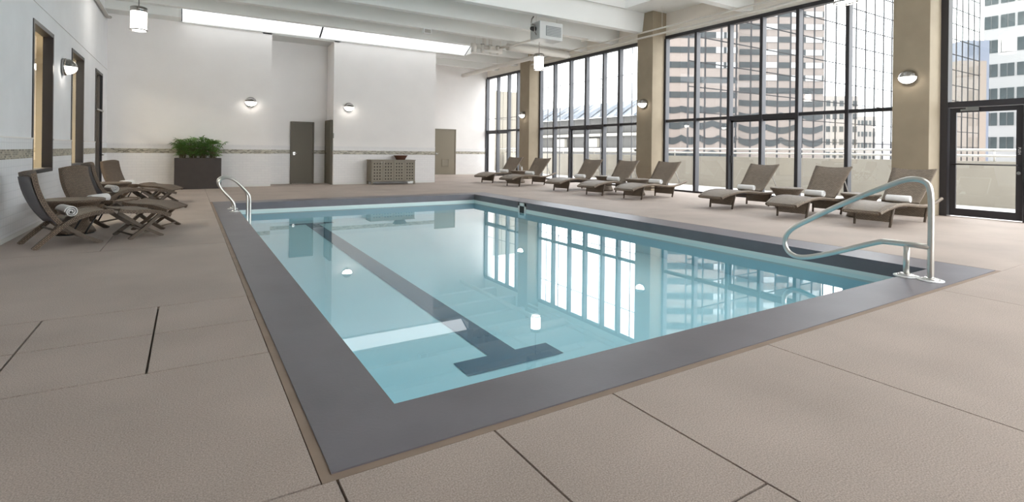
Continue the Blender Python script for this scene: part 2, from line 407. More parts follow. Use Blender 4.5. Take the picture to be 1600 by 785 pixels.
# left wall with three openings
OPEN = [(9.73, 11.03, .76, 2.95), (12.58, 13.92, .76, 2.99), (15.5, 16.68, 0.0, 2.99)]
wm = MB(); prev = YN
for y0, y1, z0, z1 in OPEN:
    wm.box(XL-.115, XL, prev, y0, 0, 6.2)
    if z0 > 0: wm.box(XL-.115, XL, y0, y1, 0, z0)
    wm.box(XL-.115, XL, y0, y1, z1, 6.2); prev = y1
wm.box(XL-.115, XL, prev, YB+.2, 0, 6.2)
wl_ = struct(wm.build('wall_left', 'wall_paint_left'), 'pale grey white painted wall with tile wainscot and dark framed windows', 'wall')
for a, b in ((YN, 9.73), (11.03, 12.58), (13.92, 15.5), (16.68, YB)):
    wains(wl_, XL, XL, a, b, '+x', True)
for (y0, y1, z0, z1) in OPEN[:2]:
    MB().box(XL, XL+.014, y0, y1, .06, z0).build('wainscot_tile', 'white_tile_square', wl_)
    MB().box(XL, XL+.018, y0, y1, 0, .06).build('base_trim', 'soffit_white', wl_)
box('reveal_joint', 'pipe_grey', XL, XL+.004, YN, YB, 3.2, 3.207, wl_)
# back wall in four stretches
def wallbox(name, m, *a): return MB().box(*a).build(name, m)
wb = struct(wallbox('wall_back', 'wall_paint', XL-.25, 2.16, YB, YB+.25, 0, 4.72), 'tall white wall behind the planter with tile wainscot', 'wall')
wains(wb, XL, 2.16, YB, YB, '-y')
wb2 = struct(MB().box(4.02, 7.6, YB, YB+.25, 0, 4.72).box(4.02, 4.2, YB+.25, YREC+.2, 0, 4.72).box(7.4, 7.6, YB+.25, YFAR, 0, 5.5).build('wall_middle', 'wall_paint'), 'white projecting wall behind the perforated cabinet with tile wainscot', 'wall')
wains(wb2, 4.02, 7.6, YB, YB, '-y')
wr = struct(MB().box(1.9, 2.16, YB+.25, YREC+.2, 0, 4.72).box(2.1, 4.1, YREC, YREC+.2, 0, 4.72).build('wall_recess', 'wall_paint'), 'white wall at the back of the door recess', 'wall')
wains(wr, 2.16, 2.86, YREC, YREC, '-y'); wains(wr, 3.60, 4.02, YREC, YREC, '-y')
box('recess_soffit', 'soffit_white', 1.9, 4.2, YB, YREC+.2, 4.66, 4.85, wr)
wf = struct(wallbox('wall_far', 'wall_paint', 7.4, XR+.4, YFAR, YFAR+.25, 0, 5.6), 'white end wall with a louvered door beside the tall windows', 'wall')
wains(wf, 7.6, 9.86, YFAR, YFAR, '-y'); wains(wf, 10.98, XR, YFAR, YFAR, '-y')
struct(MB().box(XL-.25, 4.0, YN-.25, YN, 0, 6.2).box(4.0, XR+.4, YN-.25, YN, 4.8, 6.2).build('wall_front', 'wall_paint'), 'white wall closing the hall, opened on the window side for added glazing', 'wall')
wfz = struct(empty('window_8', (8.4, YN-.1, 0)), 'added unseen dark framed glazing that lights the hall from the closing wall', 'window')  # unseen glazing, added to let sky light onto the near deck
for k in range(8):
    x = -4.36+k*1.245; MB().box(x-.035, x+.035, -.06, .06, 0, 4.8).build('mullion', 'bronze', wfz)
    if k < 7: MB().quad((x+.035, 0, .05), (x+1.21, 0, .05), (x+1.21, 0, 4.75), (x+.035, 0, 4.75)).build('pane', 'glass', wfz)
MB().box(-4.36, 4.36, -.06, .06, 0, .05).build('sill_frame', 'bronze', wfz); MB().box(-4.36, 4.36, -.06, .06, 4.74, 4.8).build('head_frame', 'bronze', wfz)
MB().box(-4.36, 4.36, -.05, .05, 2.12, 2.2).build('transom', 'bronze', wfz)

# ------------------------------------------------------------------ ceiling: slab, joists, skylights
SKY = [(2.2, 11.3, 10.35, 11.75), (4.2, 11.3, 5.0, 6.5), (4.2, 11.3, -.9, .6)]  # the last two are out of view, added to light the near hall
cm = MB(); ycuts = [YN, -.9, .6, 5.0, 6.5, 10.35, 11.75, 16.95]
for i in range(len(ycuts)-1):
    a, b = ycuts[i], ycuts[i+1]; s_ = [q for q in SKY if abs(q[2]-a) < .01]
    if s_:
        q = s_[0]; cm.box(XL, q[0], a, b, ZS, ZS+.2); cm.box(q[1], XR+.3, a, b, ZS, ZS+.2)
    else: cm.box(XL, XR+.3, a, b, ZS, ZS+.2)
cm.box(XL, -.26, 16.95, YB+.2, 4.72, 5.7); cm.box(8.81, XR+.3, 16.95, YFAR+.2, ZS, ZS+.2); cm.box(7.5, 8.75, YB, YFAR+.2, ZS, ZS+.2)
ceil = struct(cm.build('ceiling', 'ceiling_paint'), 'white painted concrete ceiling of deep parallel joists with skylight strips', 'ceiling')
yj = [-5.0+1.7*k for k in range(0, 13)]
base = 11.83
ys = [base+1.7*k for k in range(-10, 3)] + [16.68]
for y in ys:
    if y < YN or y > 16.7 or abs(y-base+1.7) < .01 or abs(y-(base+3.4)-1.7) < .01: continue
    m_ = MB(); n = 4; P4 = [(y, ZB), (y+.22, ZB), (y+.30, ZS+.01), (y-.08, ZS+.01)]
    m_.v = [(XL, p[0], p[1]) for p in P4] + [(XR+.05, p[0], p[1]) for p in P4]
    m_.face((0, 1, 2, 3)); m_.face((7, 6, 5, 4))
    for i in range(4): j = (i+1) % 4; m_.face((i, 4+i, 4+j, j))
    m_.build('joist', 'ceiling_paint', ceil)
for y in (18.35, 20.05, 21.75):
    m_ = MB(); P4 = [(y, ZB+.1), (y+.22, ZB+.1), (y+.30, ZS+.01), (y-.08, ZS+.01)]
    m_.v = [(7.6, p[0], p[1]) for p in P4] + [(XR+.05, p[0], p[1]) for p in P4]
    m_.face((0, 1, 2, 3)); m_.face((7, 6, 5, 4))
    for i in range(4): j = (i+1) % 4; m_.face((i, 4+i, 4+j, j))
    m_.build('joist', 'ceiling_paint', ceil)
# back skylight: sloped glazing resting on the wall head
sx = [-.2, 3.55, 8.75]
for i in range(2):
    a, b = sx[i]+.03, sx[i+1]-.03
    MB().quad((a, 17.5, 4.735), (a, 16.93, 5.06), (b, 16.93, 5.06), (b, 17.5, 4.735)).build('skylight_panel', 'skylight', ceil)
for x in sx: MB().quad((x-.03, 17.5, 4.73), (x+.03, 17.5, 4.73), (x+.03, 16.93, 5.05), (x-.03, 16.93, 5.05)).build('glazing_bar', 'alu_grey', ceil)
MB().box(-.2, 8.78, YB-.05, YB+.2, 4.70, 4.735).build('wall_head', 'soffit_white', ceil)
MB().box(-.26, -.2, 16.95, YB, 4.72, 5.5).build('skylight_cheek', 'soffit_white', ceil)
MB().box(8.75, 8.81, 16.95, YB, 4.72, 5.5).build('skylight_cheek', 'soffit_white', ceil)
MB().box(7.6, 8.78, YB-.04, YB+.06, 4.735, ZS).build('skylight_cheek', 'soffit_white', ceil)
for q in SKY:
    x0, x1, y0, y1 = q; t = .06; z1 = 6.05
    MB().box(x0+.002, x0+t, y0+.002, y1-.002, ZS-.004, z1).box(x1-t, x1-.002, y0+.002, y1-.002, ZS-.004, z1).box(x0+t, x1-t, y0+.002, y0+t, ZS-.004, z1).box(x0+t, x1-t, y1-t, y1-.002, ZS-.004, z1).build('skylight_curb', 'soffit_white', ceil)
    n = 3
    for i in range(n):
        a = x0+(x1-x0)*i/n+.03; b = x0+(x1-x0)*(i+1)/n-.03
        MB().quad((a, y0, z1-.02), (a, y1, z1-.02), (b, y1, z1-.02), (b, y0, z1-.02)).build('skylight_panel', 'skylight_dimmed' if y0 > 3 else 'skylight_boost', ceil)
        if i: MB().box(a-.06, a, y0, y1, z1-.08, z1).build('glazing_bar', 'soffit_white', ceil)

# ------------------------------------------------------------------ window wall
COLS = [(18.22, 18.95), (11.39, 12.04), (4.31, 4.94), (-2.75, -2.12)]
for k, (a, b) in enumerate(COLS):
    c = struct(box('column', 'column_concrete', 12.12, XR+.05, a, b, 0, ZS, bevel=.012),
        ('tan concrete column with a round sconce beside the far sliding doors', 'tan concrete column with a round sconce between the two wide window bays', 'tan concrete column with a round sconce beside the glass exit door', 'tan concrete column beyond the glass exit door')[k], 'column')
sp = MB().box(XR-.06, XR+.25, YN, YFAR, 4.82, 6.2)
wright = struct(sp.build('wall_right', 'spandrel'), 'pale concrete spandrel running above the tall window bays', 'wall')
def window(name, label, y0, y1, mull, zt, doors=(), munt=(), munth=()):
    # y0 < y1; glazed bay with mullions, transom, panes and sliding door leaves
    wn = struct(empty(name, (XR, (y0+y1)/2, 0)), label, 'window'); cy = (y0+y1)/2
    def p(nm, m, xa, xb, ya, yb, za, zb): return MB().box(xa, xb, ya-cy, yb-cy, za, zb).build(nm, m, wn)
    p('head_frame', 'bronze', -.09, .06, y0, y1, 4.73, 4.83); p('sill_frame', 'bronze', -.07, .06, y0, y1, 0, .05)
    lines = sorted([y0+.03]+list(mull)+[y1-.03])
    for y in lines: p('mullion', 'bronze', -.13, .05, y-.035, y+.035, .05, 4.73); p('mullion_cap', 'alu_grey', -.12, .04, y-.043, y-.035, .05, 4.73)
    for i in range(len(lines)-1):
        a, b = lines[i]+.035, lines[i+1]-.035
        isd = any(d0-.02 <= lines[i] and lines[i+1] <= d1+.02 for d0, d1 in doors)
        p('transom', 'bronze', -.10, .04, a, b, zt-(.07 if isd else .03), zt+.05)
        for za, zb in ((.05, zt-.03), (zt+.05, 4.73)):
            g = MB().quad((0, a-cy, za), (0, a-cy, zb), (0, b-cy, zb), (0, b-cy, za)).build('pane', 'glass', wn)
    for d0, d1 in doors:
        m_ = MB()
        for a in (d0+.035, (d0+d1)/2-.045, (d0+d1)/2+.0, d1-.11): m_.box(-.05, -.01, a-cy, a+.05-cy, .05, zt-.07)
        m_.box(-.05, -.01, d0+.035-cy, d1-.035-cy, .05, .11); m_.box(-.05, -.01, d0+.035-cy, d1-.035-cy, zt-.12, zt-.07)
        dl = m_.build('sliding_door', 'bronze', wn)
        MB().box(-.085, -.05, d1-.09-cy, d1-.065-cy, .92, 1.12).build('pull_handle', 'dark_plastic', dl)
    for y in munt: p('muntin', 'alu_grey', .05, .075, y-.010, y+.010, .05, 4.73)
    for z in munth: p('muntin', 'alu_grey', .05, .07, y0, y1, z-.010, z+.010)
    return wn
window('window_1', 'tall dark framed window bay with a sliding door next to the end wall', 18.95, YFAR, (20.0, 20.8, 21.8), 2.12, doors=((20.8, 22.87),), munth=(2.75,))
window('window_2', 'tall dark framed window bay looking out on the slate roofed building', 12.04, 18.22, (13.41, 14.23, 15.19, 16.15, 17.2), 2.12, doors=((14.23, 16.15),), munt=(17.84, 17.0, 16.3, 15.46, 14.52, 13.65, 12.96), munth=(3.85, 1.86))
window('window_3', 'tall dark framed window bay looking out on the ribbon windowed tower', 4.94, 11.39, (6.05, 7.19, 8.14, 9.10, 10.21), 2.15, doors=((7.19, 9.10),))
window('window_4', 'tall dark framed glazing above and beyond the glass exit door', -2.12, 3.08, (2.0, .95, -.1, -1.15), 2.15)
window('window_5', 'tall dark framed window strip at the corner of the hall', YN, -2.75, (), 2.15)
# exit door bay
dw = struct(empty('door_1', (XR, 3.70, 0)), 'black framed glass exit door with a push bar leading to the terrace', 'door')
def dp(nm, m, xa, xb, ya, yb, za, zb, par=None): return MB().box(xa, xb, ya-3.70, yb-3.70, za, zb).build(nm, m, par or dw)
dp('door_frame', 'bronze', -.14, .06, 4.19, 4.31, 0, 4.75); dp('door_frame', 'bronze', -.12, .06, 3.02, 3.10, 0, 4.75)
dp('head_frame', 'bronze', -.12, .06, 3.08, 4.2, 4.65, 4.83)
dp('transom', 'bronze', -.12, .06, 3.10, 4.19, 2.12, 2.23)
dp('transom_pane', 'glass', 0, .004, 3.10, 4.19, 2.23, 4.65)
leaf = MB()
for a in ((3.12, 3.21, .02, 2.11), (4.08, 4.18, .02, 2.11), (3.21, 4.08, .02, .16), (3.21, 4.08, 2.02, 2.11)): leaf.box(-.06, -.015, a[0]-3.70, a[1]-3.70, a[2], a[3])
leaf = leaf.build('door_leaf', 'bronze', dw)
MB().quad((-.04, 3.21-3.7, .16), (-.04, 3.21-3.7, 2.02), (-.04, 4.08-3.7, 2.02), (-.04, 4.08-3.7, .16)).build('pane', 'glass', dw)
MB().tube([(-.13, 3.17-3.7, 1.02), (-.13, 4.13-3.7, 1.02)], .014).tube([(-.13, 3.17-3.7, 1.02), (-.06, 3.17-3.7, 1.0)], .014).tube([(-.13, 4.13-3.7, 1.02), (-.06, 4.13-3.7, 1.0)], .014).build('push_bar', 'bronze', dw)
dp('door_closer', 'nickel', -.11, -.06, 3.72, 4.0, 2.04, 2.075); MB().bar([(-.11, .12, 2.07), (-.11, .12, 2.14)], .2, .012).build('closer_arm', 'nickel', dw)
MB().lathe([(.025, 0), (.03, .01), (.03, .03)], 12).build('lock_cylinder', 'nickel', leaf, loc=(-.06, 3.165-3.7, .88)).rotation_euler = (0, R(-90), 0)
def text(body, size, loc, rot, m, parent, name='lettering'):
    cu = bpy.data.curves.new(name, 'FONT'); cu.body = body; cu.size = size; cu.align_x = 'CENTER'; cu.align_y = 'CENTER'; cu.extrude = .0008
    o = bpy.data.objects.new(name, cu); COL.objects.link(o)
    me = bpy.data.meshes.new_from_object(o); bpy.data.objects.remove(o); me.name = name
    o = bpy.data.objects.new(name, me); COL.objects.link(o); me.materials.append(MATS[m]); o.parent = parent; o.location = loc; o.rotation_euler = rot
    return o
text('PUSH', .055, (-.062, 3.165-3.7, 1.28), (R(90), R(90), R(-90)), 'white_plastic', dw)
# left wall glazing: two windows and a door
for k, (y0, y1, z0, z1) in enumerate(OPEN):
    cy = (y0+y1)/2; dr = k == 2
    wn = struct(empty('door_2' if dr else 'window_%d' % (6+k), (XL, cy, 0)), ('dark framed interior window nearest the first wicker chair', 'dark framed interior window beside the wall sconce', 'narrow dark framed glass door in the left wall corner')[k], 'door' if dr else 'window')
    hw = (y1-y0)/2; f = .06
    for nm, a in (('frame', (-hw, -hw+f, z0, z1)), ('frame', (hw-f, hw, z0, z1)), ('frame', (-hw+f, hw-f, z1-f, z1)), ('frame', (-hw+f, hw-f, z0, z0+f))):
        MB().box(-.115, .012, a[0], a[1], a[2], a[3]).build(nm, 'bronze', wn)
    MB().quad((-.09, -hw+f, z0+f), (-.09, hw-f, z0+f), (-.09, hw-f, z1-f), (-.09, -hw+f, z1-f)).build('pane', 'glass', wn)
    if dr:
        MB().box(-.08, -.03, -hw+f, -hw+.16, .06, z1-f).build('stile', 'bronze', wn)
        MB().box(-.08, -.03, hw-.16, hw-f, .06, z1-f).build('stile', 'bronze', wn)
        MB().tube([(.0, hw-.12, .95), (.06, hw-.12, .95), (.06, hw-.30, .95)], .012).build('handle', 'chrome', wn)
        MB().box(-.05, .04, -hw+.1, hw-.1, 2.02, 2.06).build('closer', 'nickel', wn)
# room seen through those windows
ra = MB().box(-5.2, -5.0, 8, 19, 0, 4).box(-5.2, XL-.12, 18.8, 19, 0, 4).box(-5.2, XL-.12, 8, 19, -.1, 0).box(-5.2, XL-.12, 8, 19, 3.4, 3.5).box(-5.2, XL-.12, 7.9, 8, 0, 4)
struct(ra.build('wall_adjoining_room', 'room_beige'), 'beige adjoining room seen through the left windows', 'wall')

al = tag(empty('added_room_lamp', (-3.6, 13.0, 3.3)), 'added unseen lamp panel brightening the room behind the left windows', 'lamp')  # unseen lamp added so the left windows do not look black
MB().box(-.3, .3, -3.5, 3.5, .06, .10).build('housing', 'white_plastic', al); MB().box(-.27, .27, -3.45, 3.45, .03, .06).build('diffuser', 'added_room_glow', al)
# ------------------------------------------------------------------ doors in the back walls
def solid_door(name, label, x0, x1, y, h, m, handle_left=True, louver=False, loc=None, rz=0):
    d = struct(empty(name, loc or ((x0+x1)/2, y, 0), rz), label, 'door'); hw = (x1-x0)/2; fr = .045
    MB().box(-hw, -hw+fr, -.05, .04, 0, h).box(hw-fr, hw, -.05, .04, 0, h).box(-hw+fr, hw-fr, -.05, .04, h-fr, h).build('door_frame', m, d)
    lf = MB().box(-hw+fr+.004, hw-fr-.004, -.032, .01, .012, h-fr-.004).build('door_leaf', m, d)
    hx = (-hw+fr+.07) if handle_left else (hw-fr-.07); s_ = 1 if handle_left else -1
    MB().tube([(hx, -.03, 1.0), (hx, -.08, 1.0), (hx+.11*s_, -.08, 1.0)], .011).build('lever_handle', 'chrome', lf)
    MB().box(hx-.035, hx+.035, -.04, -.03, .95, 1.05).build('rose_plate', 'nickel', lf)
    for z in (.25, h/2, h-.3): MB().tube([((hw-fr)*s_, -.04, z-.05), ((hw-fr)*s_, -.04, z+.05)], .01).build('hinge', 'nickel', lf)
    if louver:
        for k in range(5):
            m_ = MB(); z = .42+k*.06; m_.quad((-.14, -.055, z), (.16, -.055, z), (.16, -.034, z+.045), (-.14, -.034, z+.045)); m_.build('louver_slat', m, lf)
        MB().box(-.17, -.14, -.05, -.03, .39, .75).box(.16, .19, -.05, -.03, .39, .75).box(-.17, .19, -.05, -.03, .37, .40).box(-.17, .19, -.05, -.03, .73, .76).build('louver_frame', m, lf)
    return d
solid_door('door_3', 'plain dark taupe door at the back of the recess', 2.86, 3.60, YREC-.02, 2.06, 'door_taupe')
solid_door('door_4', 'taupe door in the side of the recess seen edge on', -.42, .42, 0, 2.12, 'door_taupe', loc=(4.0, 18.05, 0), rz=R(-90))
solid_door('door_5', 'pale taupe door with a small louver vent in the end wall', 9.86, 10.98, YFAR-.02, 2.18, 'door_taupe_pale', louver=True)
tag(box('wall_switch_plate', 'dark_plastic', 4.012, 4.03, YB-.022, YB-.002, 1.52, 1.68), 'small black plate on the wall corner beside the recess', 'plate')

# ------------------------------------------------------------------ sconces and pendants
def sconce(loc, rz, label):
    s_ = tag(empty('wall_sconce', loc, rz), label, 'sconce', 'round half-globe wall sconces'); r = .155
    # local -y points into the room
    pr = [(r*math.sin(a), r*math.cos(a)) for a in [math.pi/2*k/8 for k in range(9)]]
    back = MB().lathe([(.13, 0), (.15, .02), (.15, .05), (.12, .07)], 24); back.v = [(x, -z, y) for x, y, z in back.v]; back.build('mount_plate', 'nickel', s_)
    top = MB(); bot = MB()
    for mb, sg in ((top, 1), (bot, -1)):
        n, m_ = 16, 6; b = 0
        for i in range(m_+1):
            ph = math.pi/2*i/m_
            for k in range(n+1):
                a = math.pi*k/n; mb.v.append((r*math.cos(a)*math.cos(ph), -.06-r*math.sin(a)*math.cos(ph)*.95, sg*r*math.sin(ph)*(.92 if sg > 0 else .8)))
        for i in range(m_):
            for k in range(n):
                q = (i*(n+1)+k, i*(n+1)+k+1, (i+1)*(n+1)+k+1, (i+1)*(n+1)+k); mb.face(q if sg < 0 else q[::-1], smooth=True)
    top.build('metal_hood', 'nickel', s_); bot.build('glass_bowl', 'sconce_glow', s_)
    return s_
sconce((XL, 11.75, 2.53), R(90), 'round wall sconce with metal hood between the two left windows')
sconce((1.59, YB, 2.55), 0, 'round wall sconce on the white wall beside the recess and planter')
sconce((4.50, YB, 2.55), 0, 'round wall sconce on the white wall above the perforated cabinet')
sconce((12.12, 18.62, 2.71), R(-90), 'round wall sconce on the column beside the far sliding door')
sconce((12.12, 11.72, 2.70), R(-90), 'round wall sconce on the column between the wide window bays')
sconce((12.12, 4.65, 2.72), R(-90), 'round wall sconce on the column beside the glass exit door')
sconce((-2.95, 18.8, 3.0), 0, 'wall sconce glowing in the room behind the left windows')
def pendant(x, y, zb, label, top):
    p = tag(empty('pendant_lamp', (x, y, zb)), label, 'lamp', 'cylinder pendant lamps'); r = .155
    MB().lathe([(r, .04), (r, .42)], 24).build('lamp_shade', 'lamp_glow', p)
    MB().lathe([(r+.008, .42), (r+.008, .52), (r-.02, .535)], 24).build('top_cap', 'nickel', p)
    MB().lathe([(r+.012, .0), (r+.022, .012), (r+.012, .03)], 24, cap0=False, cap1=False).build('bottom_ring', 'nickel', p)
    MB().lathe([(r-.01, .03), (r-.01, .036)], 24).build('diffuser', 'lamp_glow', p)
    for k in range(3):
        a = 2*math.pi*k/3+.4; cx, cy = (r+.01)*math.cos(a), (r+.01)*math.sin(a)
        MB().tube([(cx, cy, .0), (cx, cy, .5)], .006, 6).build('stay_rod', 'nickel', p)
    MB().tube([(0, 0, .53), (0, 0, top-zb)], .009, 8).build('stem', 'nickel', p)
    MB().lathe([(.06, top-zb-.03), (.06, top-zb)], 16).build('ceiling_canopy', 'nickel', p)
pendant(-.98, 14.5, 3.79, 'glowing cylinder pendant lamp hanging near the left wall corner', ZS)
pendant(9.78, 14.15, 3.85, 'glowing cylinder pendant lamp hanging below the fan heater', ZS)
pendant(9.02, 4.35, 3.63, 'glowing cylinder pendant lamp hanging over the deck near the exit door', ZS)

# ------------------------------------------------------------------ ceiling services
hv = tag(empty('unit_heater', (8.7, 12.22, 4.33)), 'grey suspended fan heater with a louvred grille under the joists', 'heater')
MB().box(-.40, .40, -.24, .24, 0, .50).build('casing', 'hvac', hv, bevel=.015)
MB().box(-.19, .33, -.255, -.24, .10, .38).build('grille', 'grille', hv)
for k in range(6): MB().box(-.18, .32, -.262, -.255, .12+k*.043, .128+k*.043).build('grille_slat', 'hvac', hv)
MB().lathe([(.07, 0), (.075, .05), (.05, .14)], 12).build('motor', 'dark_plastic', hv, loc=(-.40, 0, .3)).rotation_euler = (0, R(-90), 0)
MB().tube([(-.42, .05, .42), (-.50, .05, .46), (-.48, .05, .58), (-.42, .05, .66)], .018).tube([(-.41, -.08, .12), (-.47, -.08, .2), (-.47, -.08, .4)], .015).build('conduit', 'nickel', hv)
for sx_ in (-.36, .36): MB().tube([(sx_, 0, .5), (sx_, 0, ZS-4.33)], .008, 6).build('hanger_rod', 'pipe_white', hv)
pv = tag(empty('pipe_manifold', (8.55, 15.75, 4.62)), 'cluster of white painted pipes and valves hung below the back skylight', 'pipes')
MB().tube([(.1, .1, 0.1), (.1, .1, .93)], .075).build('riser_pipe', 'pipe_white', pv); MB().tube([(.34, .1, 0.1), (.34, .1, .93)], .06).build('riser_pipe', 'pipe_white', pv)
MB().tube([(-.35, 0, .1), (.75, 0, .1)], .08).build('header_pipe', 'pipe_white', pv); MB().tube([(-.15, -.16, -.04), (.65, -.16, -.04)], .06).build('header_pipe', 'pipe_white', pv)
for x in (-.1, .2, .5):
    MB().tube([(x, -.16, -.13), (x, -.16, .14)], .045).build('valve_body', 'pipe_white', pv)
    MB().lathe([(.07, 0), (.07, .02)], 12).build('valve_wheel', 'pipe_grey', pv, loc=(x, -.16, .15))
MB().tube([(-.35, 0, -.12), (-.35, 0, .18)], .1).build('end_flange', 'pipe_white', pv)
MB().tube([(.55, -.1, .12), (.9, -.5, .18), (1.0, -2.2, .20)], .035).build('branch_pipe', 'pipe_white', pv)
for x in (-.3, .7): MB().tube([(x, 0, .1), (x, 0, .93)], .008, 6).build('hanger_rod', 'pipe_white', pv)
du = tag(empty('ceiling_duct', (10.7, 15.45, 4.77)), 'thick white round duct hung under the joists behind the pendant lamp', 'duct')
MB().tube([(-1.35, 0, 0), (1.25, 0, 0)], .125, 20).build('duct_body', 'pipe_white', du)
MB().tube([(1.25, 0, 0), (1.36, 0, 0)], .13, 20, radii=[.13, .08]).build('end_cap', 'pipe_white', du)
for x in (-1, .9): MB().tube([(x, 0, .12), (x, 0, .78)], .008, 6).build('hanger_rod', 'pipe_white', du)
def pipe(label, pts, r, m='pipe_white', hang=()):
    o = tag(empty('service_pipe', pts[0]), label, 'pipe'); P0 = Vector(pts[0])
    MB().tube([Vector(p)-P0 for p in pts], r, 10).build('pipe_run', m, o)
    for (x, y, z) in hang:
        MB().tube([(x-P0.x, y-P0.y, z-P0.z), (x-P0.x, y-P0.y, ZS-P0.z)], .006, 6).build('hanger_rod', m, o)
    return o
pipe('upper of two thin white pipes running along the windows', [(11.98, YN+.05, 4.90), (11.98, 17.9, 4.90)], .026, hang=[(11.98, y, 4.9) for y in (3.2, 7.2, 10.9, 14.3, 17.6)])
pipe('lower of two thin white pipes running along the windows', [(12.0, YN+.05, 4.745), (12.0, 17.9, 4.745)], .03)
pipe('wide white pipe running along the far window to the end wall', [(11.3, 15.9, 4.80), (11.3, YFAR-.1, 4.80)], .085, hang=[(11.3, y, 4.8) for y in (17, 19.5, 22)])
pipe('thin white pipe across the joists beside the fan heater', [(9.0, 13.25, 4.86), (11.1, 13.25, 4.86), (11.1, 13.6, 4.86)], .025)
pipe('short grey conduit where the left wall meets the ceiling', [(XL+.06, 8.0, 4.50), (XL+.06, 16.9, 4.50), (XL+.06, YB-.1, 4.6)], .04, 'pipe_grey')
spk = tag(empty('ceiling_speaker', (6.3, 15.30, 4.80)), 'small white box speaker under a joist', 'speaker')
MB().box(-.13, .13, -.08, .08, 0, .17).build('speaker_box', 'white_plastic', spk); MB().box(-.1, .1, -.086, -.08, .02, .13).build('speaker_grille', 'pipe_grey', spk)

# ------------------------------------------------------------------ pool ladder and handrail
def flange(parent, x, y, r=.075):
    o = MB().lathe([(r+.03, .004), (r+.03, .012), (r, .014)], 24).build('escutcheon_ring', 'white_plastic', parent, loc=(x, y, 0))
    MB().lathe([(r, .012), (r-.01, .03), (.035, .038)], 24).build('escutcheon', 'chrome', o)
def smooth(pts, it=2):
    for _ in range(it):
        q = [pts[0]]
        for i in range(len(pts)-1):
            a, b = Vector(pts[i]), Vector(pts[i+1]); q += [tuple(a*.75+b*.25), tuple(a*.25+b*.75)]
        q.append(pts[-1]); pts = q
    return pts
hr = tag(empty('pool_handrail', (5.92, 2.08, 0)), 'stainless steel pool handrail on two posts by the coping corner', 'handrail')
loop = [(0, 0, 0), (0, 0, .45), (0, 0, .80), (0, .03, .93), (0, .16, .955), (0, .30, .90), (0, .75, .67), (0, 1.20, .40), (0, 1.36, .29), (0, 1.42, .16), (0, 1.37, .03), (0, 1.22, -.012), (0, .9, .10), (0, .50, .275), (0, .40, .31), (0, .19, .315), (0, 0, .315)]
MB().tube(smooth(loop[:-2], 3)+[(0, .19, .315), (0, 0, .315)], .027, 14).build('rail_tube', 'steel', hr)
MB().tube([(0, .195, 0), (0, .195, .31)], .026, 14).build('support_post', 'steel', hr)
flange(hr, 0, 0); flange(hr, 0, .195)
ld = tag(empty('pool_ladder', (.73, 10.97, 0)), 'stainless steel pool ladder with twin grab rails over the coping', 'ladder')
for dy in (.26, -.26):
    pts = [(0, dy, 0), (0, dy, .13), (-.06, dy, .24), (-.22, dy, .42), (-.27, dy, .54), (-.20, dy, .62), (-.08, dy, .625), (.06, dy, .52), (.20, dy, .36), (.25, dy, .27), (.25, dy, .1), (.25, dy, -.40)]
    MB().tube(smooth(pts, 2), .022, 12).build('grab_rail', 'steel', ld); flange(ld, 0, dy, .06)
for z in (-.27, -.40): MB().box(.20, .29, -.26, .26, z-.01, z+.01).build('tread', 'white_plastic', ld)

# ------------------------------------------------------------------ towels
def towel_mesh(L=.36, r=.072, turns=2.6):
    mb = MB(); n = 60; th = .011; pts = []
    for i in range(n+1):
        t = i/n; a = t*turns*2*math.pi; rr = .016+(r-.016)*t; pts.append((rr*math.cos(a), rr*math.sin(a), a))
    b = 0
    for i, (x, z, a) in enumerate(pts):
        for rr_ in (0, -th):
            k = (math.hypot(x, z)+rr_)
            for y in (-L/2, -L/2+.012, L/2-.012, L/2):
                kk = k - (.004 if abs(y) > L/2-.006 and rr_ == 0 else 0); mb.v.append((kk*math.cos(a), y, kk*math.sin(a)))
    for i in range(n):
        o = i*8; q = o+8
        for k in range(3): mb.face((o+k, q+k, q+k+1, o+k+1), smooth=True); mb.face((o+4+k+1, q+4+k+1, q+4+k, o+4+k), smooth=True)
        mb.face((o, o+4, q+4, q)); mb.face((o+3, q+3, q+7, o+7))
    e_ = n*8; mb.face((e_, e_+4, e_+5, e_+1)); mb.face((e_+1, e_+5, e_+6, e_+2)); mb.face((e_+2, e_+6, e_+7, e_+3))
    return mb.mesh('rolled_towel', 'towel')
TOWEL = towel_mesh()
def towel(parent_m, loc, label, rz=0.0, roll=0.0):
    o = bpy.data.objects.new('rolled_towel', TOWEL); COL.objects.link(o)
    o.matrix_world = parent_m @ Matrix.Translation(loc) @ Matrix.Rotation(rz, 4, 'Z') @ Matrix.Rotation(roll, 4, 'Y')
    tag(o, label, 'towel', 'rolled white towels'); return o

